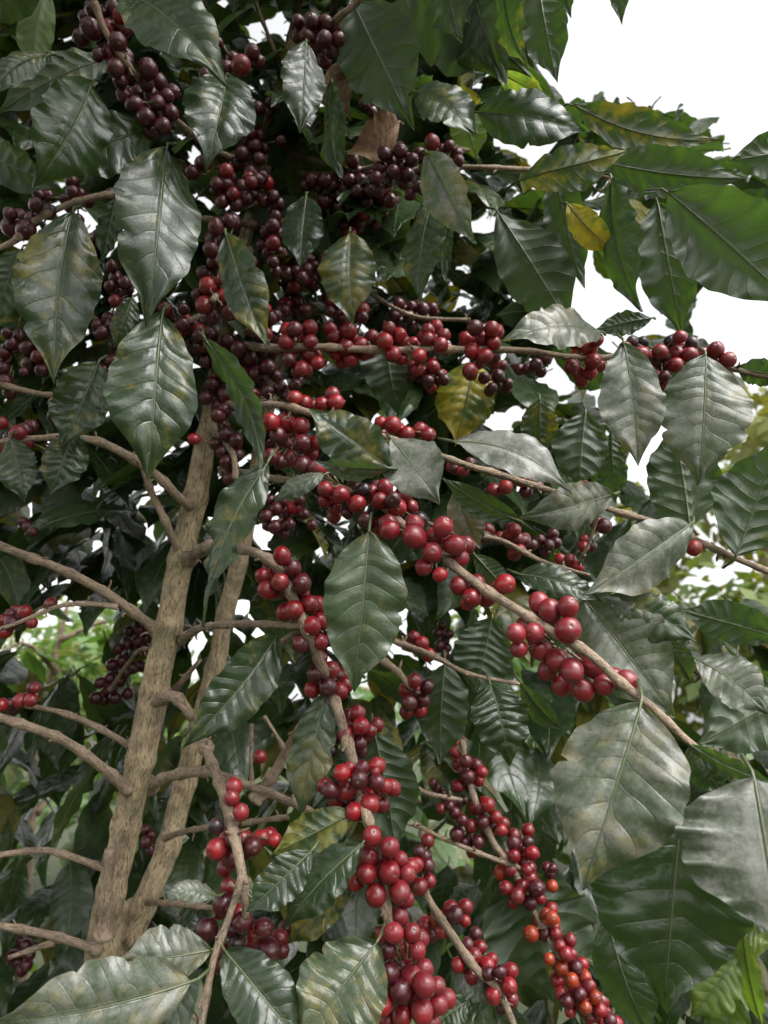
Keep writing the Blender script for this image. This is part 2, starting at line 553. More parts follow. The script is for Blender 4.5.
def build_cluster(tree, depth, s, dflt, extra=.5):
    ch = parse_cluster(s, dflt)
    n = len(ch)
    for c in ch:
        c.append(0.0)                     # depth offset
        c.append(c[2] > 9 or (c[2] == 9 and random.random() < .42))
        c[2] *= random.uniform(1.0, 1.07)
    order = sorted(range(n), key=lambda i: -ch[i][2] + random.uniform(-1, 1))
    # nearer first, push later ones back until nothing overlaps
    placed = []
    for i in order:
        x, y, r, code = ch[i][:4]
        dz = random.uniform(-.002, .002)
        for _k in range(6):
            moved = False
            for j in placed:
                xj, yj, rj = ch[j][0], ch[j][1], ch[j][2]
                dxy = math.hypot(x - xj, y - yj) * depth / F
                rs = (r + rj) * depth / F * .97
                if dxy < rs:
                    need = math.sqrt(rs * rs - dxy * dxy)
                    if abs(dz - ch[j][4]) < need - 1e-5:
                        dz = ch[j][4] + need; moved = True
            if not moved: break
        ch[i][4] = dz
        placed.append(i)
    world = []
    for x, y, r, code, dz, big in ch:
        d = depth + dz
        rr = r * depth / F
        world.append((at(x, y, d), rr, code, big))
    cen = sum((w_[0] for w_ in world), Vector()) / n + FWD * .008
    # unseen berries on the far side of the node
    ne = int(n * extra)
    mr = sum(w_[1] for w_ in world) / n
    for _ in range(ne * 6):
        if ne <= 0: break
        b0 = random.choice(world[:n])
        p = b0[0] + FWD * random.uniform(1.0, 2.4) * mr + RIGHT * random.gauss(0, .6) * mr + UP * random.gauss(0, .6) * mr
        if all((p - q[0]).length > (mr + q[1]) * .93 for q in world):
            world.append((p, mr, dflt, False)); ne -= 1
    acc = Acc()
    heroes = []
    for p, rr, code, big in world:
        axis = (p - cen)
        if axis.length < .002: axis = Vector((0, -1, 0))
        axis = axis.normalized() + Vector((random.gauss(0, .25), random.gauss(0, .25) - .25, random.gauss(0, .25) - .15))
        t = tone_of(code)
        if code == 'k': rr *= .9
        if big:
            heroes.append((p, axis, rr, t, code))
        else:
            acc.add(*cherry_geo(p, axis, rr, t, 12, 9))
        # short stalk back to the node
        ax = axis.normalized()
        q0 = p - ax * rr * .95
        q1 = q0.lerp(cen, .55)
        tv, tf, tuv = tube_raw([q0, q0.lerp(q1, .5), q1], [.0011, .0010, .0012], 6)
        acc.add(tv, tf, tuv, np.tile(nv((.12, .10, .04)), (len(tv), 1)))
    o = acc.build('cherry_cluster', M_CHERRY, tree, 'cc')
    if dflt == 'd': o['label'] = 'cluster of dark maroon cherries'
    if dflt == 'o': o['label'] = 'cluster of orange half-ripe cherries'
    for p, axis, rr, t, code in heroes:
        a = Acc(); a.add(*cherry_geo(p, axis, rr, t, 22, 16))
        h = a.build('cherry', M_CHERRY, o, 'cc', origin=p)
        if code == 'o': h['label'] = 'orange half-ripe cherry'
        elif code == 'k': h['label'] = 'blackened shrivelled cherry'
        elif code == 'y': h['label'] = 'yellow-green unripe cherry'
    return o

# ------------------------------------------------------------------ the fruiting tree
base_pt = at(112, 1010, .80)
TREE_BASE = Vector((base_pt.x - .03, base_pt.y + .02, 0))
tree = empty('coffee_tree', TREE_BASE, 'large coffee tree in front, pale twin trunks, dark glossy leaves, branches full of red cherries', 'coffee tree')

trunk_path = [(TREE_BASE + Vector((0, 0, -.03)), .026), (TREE_BASE + Vector((.005, 0, .35)), .021)] + px_path([
    (97, 1010, .80, 40), (110, 900, .80, 35), (121, 850, .805, 34), (137, 780, .81, 34), (152, 700, .82, 33), (169, 620, .83, 31), (182, 555, .84, 30),
    (195, 498, .85, 29), (206, 440, .86, 24), (228, 320, .87, 18), (249, 220, .89, 15), (272, 120, .91, 12), (297, 10, .94, 10), (310, -90, .97, 9), (325, -260, 1.02, 7)])
limb('trunk', trunk_path, M_TRUNK, tree, seg=40, step=.004, rough=.13, nodes=.075, node_amp=.13, stubs=0)
stem_path = [(TREE_BASE + Vector((.03, .02, .3)), .018)] + px_path([(112, 985, .84, 30), (130, 940, .85, 29), (146, 900, .86, 30), (167, 850, .88, 30), (182, 795, .90, 28), (202, 720, .91, 25), (217, 660, .92, 23), (224, 620, .92, 22), (240, 560, .93, 21),
    (251, 500, .94, 19), (264, 430, .95, 16), (295, 300, .97, 11), (332, 180, .99, 9), (350, 60, 1.0, 7), (365, -60, 1.03, 6)])
limb('trunk', stem_path, M_TRUNK, tree, seg=32, step=.005, rough=.13, nodes=.07, node_amp=.13, stubs=0, label='second thinner trunk leaning right behind the first')

BR = [  # shoots: rows of x, y, depth, width (photo pixels)
 [(157,630,.83,15),(110,596,.80,14),(60,569,.77,13),(0,546,.74,13),(-60,524,.71,11)],
 [(118,607,.80,7),(90,604,.79,8),(60,606,.77,7),(20,622,.74,6),(-30,640,.72,5)],
 [(130,790,.80,15),(80,750,.77,14),(40,731,.74,13),(-30,708,.70,12)],
 [(138,750,.84,10),(85,721,.83,9),(40,708,.82,7),(-20,701,.8,6)],
 [(113,872,.81,10),(60,853,.82,10),(30,851,.82,9),(-30,860,.8,8)],
 [(100,950,.80,13),(50,935,.78,12),(0,926,.76,10),(-40,920,.74,8)],
 [(55,942,.80,8),(30,950,.79,7),(8,958,.78,6)],
 [(152,703,.82,15),(172,696,.78,14),(186,708,.76,12),(192,720,.76,8)],
 [(148,785,.82,15),(175,775,.78,13),(205,772,.75,12),(232,780,.73,11),(285,800,.71,10),(330,822,.70,8)],
 [(104,935,.755,16),(107,890,.752,14),(110,850,.75,12)],
 [(205,745,.76,13),(222,790,.66,13),(232,830,.60,13),(243,880,.58,12),(246,918,.58,9)],
 [(244,875,.58,8),(228,920,.57,9),(214,958,.56,9),(200,1035,.54,9)],
 [(178,640,.84,12),(205,627,.78,9),(250,624,.70,9),(302,626,.64,8)],
 [(188,560,.84,16),(206,547,.77,14),(237,548,.70,13),(262,556,.67,12),(280,572,.655,12),(303,622,.64,13),(320,662,.645,13),(330,690,.665,13),(338,710,.65,13),(353,761,.63,13),(358,790,.63,13),(369,821,.60,12),(378,860,.615,12),(387,915,.59,12),(394,950,.61,12),(400,1045,.61,11)],
 [(303,626,.65,7),(285,640,.68,8),(268,655,.72,8)],
 [(225,470,.86,11),(270,478,.74,8),(325,484,.66,9),(372,500,.665,9),(400,522,.635,10),(438,554,.60,10),(486,590,.572,12),(540,624,.54,12),(590,655,.525,12),(622,684,.52,12),(650,706,.51,11),(700,750,.50,9),(770,790,.49,8),(840,830,.48,7)],
 [(225,405,.86,10),(252,405,.74,9),(280,405,.68,9),(310,413,.66,9),(345,425,.65,7),(385,436,.63,6),(420,448,.61,7),(468,466,.61,8),(492,472,.62,8),(536,486,.63,8),(580,500,.63,7),(610,509,.63,8),(672,528,.62,8),(698,541,.62,8),(735,558,.62,8),(800,583,.62,8)],
 [(240,345,.87,10),(270,348,.78,9),(320,347,.74,9),(372,350,.74,9),(425,350,.74,9),(480,350,.74,9),(530,351,.73,7),(580,358,.72,7),(640,356,.72,8),(700,358,.72,7),(745,372,.72,6),(790,380,.72,5)],
 [(420,520,.64,5),(455,533,.66,6),(500,540,.67,6),(545,563,.67,6),(590,575,.67,4)],
 [(368,628,.80,7),(395,641,.78,8),(432,655,.76,7),(470,674,.75,5),(520,684,.74,4)],
 [(382,660,.78,8),(398,672,.77,8),(412,690,.77,5)],
 [(414,824,.86,4),(445,839,.86,5),(489,857,.85,6),(520,868,.85,5)],
 [(406,783,.86,5),(430,794,.86,6),(462,800,.87,5)],
 [(462,740,.90,6),(470,785,.88,7),(492,840,.86,8),(512,868,.85,8),(532,908,.84,7),(552,945,.82,7),(575,985,.8,7),(605,1045,.78,6)],
 [(420,880,.74,8),(432,905,.73,9),(452,935,.72,10),(475,968,.70,10),(498,990,.69,9),(520,1040,.68,8)],
 [(300,175,.92,8),(380,172,.84,6),(468,167,.80,6),(552,171,.80,6),(600,176,.79,5),(660,190,.78,5),(730,215,.78,4)],
 [(640,625,.62,5),(672,648,.61,6),(690,666,.6,6),(715,690,.6,5)],
 [(165,838,.86,7),(190,830,.80,7),(235,824,.72,7),(288,817,.68,7)],
 [(148,902,.84,7),(180,904,.76,7),(215,908,.72,6)],
 [(255,800,.9,13),(273,775,.9,14),(288,748,.9,12),(303,724,.88,10)],
 [(284,748,.89,5),(272,728,.88,4),(264,716,.88,4)],
 [(252,785,.88,4),(251,755,.88,4),(252,724,.88,5)],
 [(195,510,.85,10),(182,500,.82,11),(156,475,.80,11),(117,450,.77,11),(86,439,.75,9),(40,438,.73,8),(-30,445,.70,7)],
 [(182,555,.84,9),(177,546,.83,10),(161,512,.82,9),(150,488,.82,8),(135,440,.82,6)],
 [(268,170,.90,8),(215,150,.82,7),(165,110,.74,8),(135,75,.68,8),(105,30,.65,8),(85,-30,.64,8)],
 [(300,110,.93,8),(320,60,.80,9),(336,22,.74,9),(358,2,.72,8),(400,-50,.70,7)],
 [(310,150,.95,6),(290,95,.92,5),(271,42,.9,5),(250,-10,.88,5)],
 [(240,300,.88,8),(170,330,.82,7),(115,372,.80,7),(60,395,.78,7),(0,385,.76,7),(-40,380,.74,6)],
 [(255,225,.89,8),(180,215,.80,7),(110,195,.76,7),(45,215,.70,8),(10,243,.68,8),(-40,262,.66,7)],
 [(250,250,.88,8),(228,285,.78,8),(212,300,.72,7)],
 [(258,60,.93,5),(238,66,.78,6),(210,70,.74,6)],
 [(285,150,.93,8),(350,170,.86,6),(400,158,.80,7),(450,150,.76,6),(470,150,.76,4)],
 [(290,290,.96,6),(350,285,.94,5),(410,315,.90,5),(470,320,.88,5)],
 [(210,430,.86,8),(232,452,.80,8),(236,480,.78,6)],
 [(600,505,.63,5),(590,540,.64,4),(578,565,.65,4)],
 [(175,690,.84,8),(200,660,.80,5)],
 [(166,660,.83,6),(140,650,.95,5),(110,690,1.04,5)],
]
for i, b in enumerate(BR):
    if i < 7: b = [(x, y, d, w_ * .85) for x, y, d, w_ in b]
    limb('branch', px_path(b), M_BRANCH, tree, seg=12, step=.005, rough=.10, nodes=.04)

# leaf rows: base x, y, tip x, y, width, depth at base, depth at tip, roll, bend, kind
#   g glossy dark, d dusty dark, D dusty with painted grey sheen, u underside, y yellowing, b brown, l young lime, o olive
LEAVES = [
 (48,-15,32,72,36,.90,.86,10,.05,'l'), (110,58,-8,118,44,.74,.70,35,.08,'uy'), (92,82,32,188,78,.66,.62,-12,.08,'g'), (158,128,52,168,62,.70,.66,20,.05,'g'),
 (-20,150,58,188,48,.78,.74,10,.06,'u'), (50,55,-14,108,26,.66,.62,40,.1,'d'), (140,150,102,192,20,1.0,1.0,0,.05,'l'),
 (166,148,146,328,88,.64,.60,-10,.05,'d'), (72,212,54,384,80,.66,.62,8,.04,'dy'), (226,76,206,170,76,.66,.62,5,.08,'d'), (306,42,300,134,46,.68,.66,-12,.05,'gd'),
 (128,-4,230,92,66,.60,.58,-35,.10,'d'), (-30,0,62,-6,56,.66,.62,-20,.1,'g'), (332,82,341,178,32,.72,.70,50,.06,'g'), (330,68,352,120,44,.80,.78,20,.12,'b'),
 (398,122,348,154,46,.80,.77,-25,.14,'b'), (352,0,414,130,84,.76,.72,5,.05,'u'), (440,-50,462,42,62,.70,.68,20,.06,'g'), (395,-20,532,78,92,.80,.76,-15,.06,'u'),
 (470,-30,505,85,72,.78,.75,20,.06,'g'), (505,-25,530,68,34,.70,.68,50,.06,'d'), (538,-25,557,82,50,.74,.72,8,.05,'u'), (560,-35,571,18,20,.7,.7,20,.05,'g'),
 (618,-40,622,25,22,.66,.66,10,.05,'g'), (478,112,590,132,56,.72,.70,-25,.08,'g'), (496,70,548,98,26,.80,.80,20,.05,'l'), (416,92,478,136,46,.70,.67,-30,.1,'d'),
 (464,108,476,160,40,.76,.76,0,.05,'l'), (573,104,722,140,42,.80,.80,-20,-.10,'uy'), (604,162,750,178,52,.74,.72,-10,-.06,'u'), (520,180,630,150,44,.72,.69,-20,.08,'uy'),
 (806,148,726,162,50,.74,.72,10,.08,'u'), (668,192,800,310,88,.66,.62,-8,.05,'u'), (800,222,722,196,34,.76,.76,20,.06,'u'), (612,178,642,312,44,.70,.67,38,.06,'g'),
 (658,202,682,338,64,.74,.72,10,.05,'u'), (568,204,618,254,32,.70,.69,10,.08,'Y'), (594,248,620,282,20,1.1,1.1,10,.05,'l'), (556,172,584,288,44,.76,.74,15,.05,'u'),
 (498,212,573,332,68,.76,.74,-5,.04,'u'), (427,153,476,244,46,.66,.63,20,.05,'D'), (433,200,420,304,40,.70,.68,35,.05,'d'), (450,218,446,282,22,.72,.7,30,.05,'d'),
 (652,318,594,330,24,.76,.76,20,.08,'u'), (226,234,268,348,48,.62,.60,15,.05,'dy'), (350,232,353,325,60,.74,.72,10,.05,'y'), (306,195,300,268,46,.76,.74,10,.05,'g'),
 (162,314,148,482,88,.62,.58,-8,.06,'dyq'), (204,338,260,468,32,.64,.62,42,-.06,'u'), (98,362,62,448,60,.68,.66,10,.06,'d'), (10,438,25,503,40,.70,.68,10,.06,'d'),
 (76,428,50,496,44,.69,.67,15,.06,'d'), (22,248,-6,325,42,.80,.78,10,.05,'u'), (116,198,102,264,26,.74,.73,20,.05,'u'), (132,298,114,348,28,.76,.75,10,.05,'y'),
 (600,332,500,342,44,.70,.66,40,.10,'D'), (624,343,638,466,64,.66,.64,-14,.05,'D'), (706,356,698,486,88,.66,.63,-6,.05,'D'), (738,368,795,378,30,.72,.72,20,.06,'u'),
 (474,362,455,446,64,.82,.80,0,.05,'Y'), (386,328,400,418,54,.84,.82,10,.05,'u'), (392,470,308,408,58,.58,.575,12,.06,'dy'), (390,468,316,462,24,.575,.57,-40,.06,'D'),
 (326,474,274,503,22,.60,.59,30,.08,'D'), (268,462,204,628,42,.64,.60,44,.06,'dw'), (392,440,440,504,60,.60,.57,-8,.08,'s'), (452,442,572,494,40,.60,.57,-38,.12,'s'),
 (518,520,443,478,30,.60,.58,-20,.05,'u'), (456,488,480,548,38,.62,.62,5,.04,'Dy'), (614,494,516,518,44,.61,.58,-18,.08,'D'), (540,398,542,460,38,.86,.86,0,.05,'uy'),
 (586,412,580,494,54,.82,.80,0,.05,'u'), (612,432,616,504,32,.84,.84,10,.05,'u'), (690,528,672,420,76,.70,.74,0,-.05,'u'), (736,556,778,436,82,.60,.60,5,-.05,'u'),
 (691,524,588,594,66,.60,.56,-14,.06,'Dd'), (369,531,354,692,88,.59,.57,4,.04,'o'), (518,574,604,604,34,.60,.58,-25,.08,'d'), (474,554,512,594,26,.61,.60,10,.06,'u'),
 (582,596,674,716,92,.60,.56,-10,.06,'Dd'), (606,598,698,642,46,.59,.57,-20,.10,'d'), (694,658,768,714,50,.60,.57,-24,.12,'D'), (795,642,680,610,44,.70,.70,-15,-.08,'u'),
 (668,638,692,684,30,.60,.59,15,.06,'d'), (490,684,510,766,62,.68,.65,-8,.10,'gq'), (520,681,562,730,24,.70,.68,40,.06,'d'),
 (641,704,582,890,132,.50,.46,6,.05,'Dyq'), (681,818,664,1010,152,.50,.47,-4,.05,'g'), (754,778,778,945,178,.46,.42,-6,.08,'s'), (690,744,724,796,46,.52,.50,10,.08,'d'),
 (690,744,780,784,20,.50,.48,35,.10,'u'), (795,690,698,744,74,.72,.70,0,.06,'u'),
 (607,915,652,1040,60,.58,.55,15,.06,'g'), (326,692,300,818,48,.66,.63,14,.05,'oq'), (374,732,396,854,64,.68,.66,-8,.05,'u'),
 (352,812,272,854,46,.61,.59,-16,.06,'O'), (312,850,246,912,46,.57,.55,8,.06,'d'), (364,842,284,928,50,.585,.565,18,.06,'g'), (352,884,288,944,44,.62,.61,12,.06,'gy'),
 (377,942,298,1045,94,.57,.53,4,.05,'o'), (224,950,306,1050,64,.56,.53,-6,.05,'d'), (191,982,-8,1022,84,.54,.50,-14,.06,'Dd'), (212,950,114,962,54,.56,.54,-12,.06,'D'),
 (218,896,164,893,22,.58,.56,30,.10,'D'), (279,633,182,748,60,.66,.60,-10,.06,'dq'), (445,664,440,764,56,.80,.78,10,.05,'u'), (492,618,474,694,64,.84,.82,0,.05,'u'),
 (515,866,560,1010,128,.86,.84,0,.04,'u'), (452,958,492,1004,36,.72,.70,-10,.06,'D'), (470,1000,420,1040,40,.70,.68,10,.06,'g'),
]
KINDS = {  # material, underside up, yellow, dust, shade
 'g': (0, .06, .04, .1), 'd': (0, .25, .10, .15), 'D': (0, .32, .8, .5), 'u': (1, .10, .1, .35), 'y': (0, .5, .15, .7), 'o': (0, .34, .30, .95), 's': (0, .0, 1.0, .2)}  # the greyest kinds get wet sheen painted as colour
LABEL = {'y': 'leaf with yellow patches', 'Y': 'yellow dying leaf', 'b': 'brown dried leaf', 'l': 'bright lime young leaf', 'D': 'dusty leaf grey with painted sheen', 'u': 'leaf showing its paler underside',
         's': 'smooth leaf with painted blue-grey sheen', 'O': 'pale yellow-green leaf', 'o': 'olive green leaf'}
def place_leaf(row, idx, parent, acc=None):
    bx, by, tx, ty, wd, db, dt, roll, bend, kind = row
    rs = random.Random(idx * 13 + 5)
    B, T = at(bx, by, db), at(tx, ty, dt)
    mid = (B + T) / 2
    ax = (T - B).normalized()
    view = (CAM - mid).normalized()
    n = (view - ax * view.dot(ax)).normalized()
    n = Matrix.Rotation(R(roll), 3, ax) @ n
    k0 = kind[0]
    mat, flip, yel, dust_sheen, shade = M_LEAF, 0, .1, .2, .4
    if k0 in KINDS: flip, yel, dust_sheen, shade = KINDS[k0]
    elif k0 == 'Y': mat, yel, dust_sheen, shade = M_YOUNG, .62, .05, .2
    elif k0 == 'l': mat, flip, yel, dust_sheen, shade = M_YOUNG, 1, .2, .0, .5
    elif k0 == 'O': mat, flip, yel, dust_sheen, shade = M_LEAF, 1, .44, .1, .95
    elif k0 == 'b': mat = M_DRY
    if 'y' in kind[1:]: yel = max(yel, .42)
    if 'd' in kind[1:]: dust_sheen = (dust_sheen + .5) / 2
    yel *= rs.uniform(.8, 1.2); dust_sheen *= rs.uniform(.85, 1.1); shade = min(1, max(0, shade + rs.uniform(-.15, .15)))
    if flip: n = -n; bend = -bend
    Wm = wd * (db + dt) / 2 / F / max(.45, math.cos(R(abs(roll)))) * .95
    g = leaf_geo(B, T, n, Wm, nu=46, nh=8, bend=bend * 1.2, side=rs.uniform(-.025, .025), twist=rs.uniform(-.35, .35) + (1.2 if 'w' in kind else 0),
                 fold=rs.uniform(.02, .22), curl=rs.uniform(.05, .35), quilt=(.036 if 'q' in kind else .004 if k0 == 's' else .036 if k0 == 'u' else .018) * rs.uniform(.7, 1.3), vs_=(1.3 if 'q' in kind else .15 if k0 == 's' else 1.7 if k0 == 'u' else rs.uniform(.45, .95)),
                 wave=(.075 if 'w' in kind else rs.uniform(.045, .08) if k0 == 'u' else rs.uniform(.02, .06)), petiole=.11, pdir=FWD, rib_r=.0008 if flip else .0011, lv=(yel, dust_sheen, shade), rs=rs)
    if acc is not None:
        acc.add(*g)
        return
    a = Acc(); a.add(*g)
    o = a.build('leaf', mat, parent, origin=B)
    lab = LABEL.get('y' if 'y' in kind[1:] and k0 != 'u' else k0)
    if lab: o['label'] = lab
    return o
fill = Acc()      # all the leaves too many to count, plus the smallest of the listed ones
area = lambda r: math.hypot(r[0] - r[2], r[1] - r[3]) * r[4]
small = sorted([i for i, r in enumerate(LEAVES) if r[9][0] in 'gdu'], key=lambda i: area(LEAVES[i]))[:len(LEAVES) - 100]
for i, row in enumerate(LEAVES):
    place_leaf(row, i, tree, fill if i in small else None)

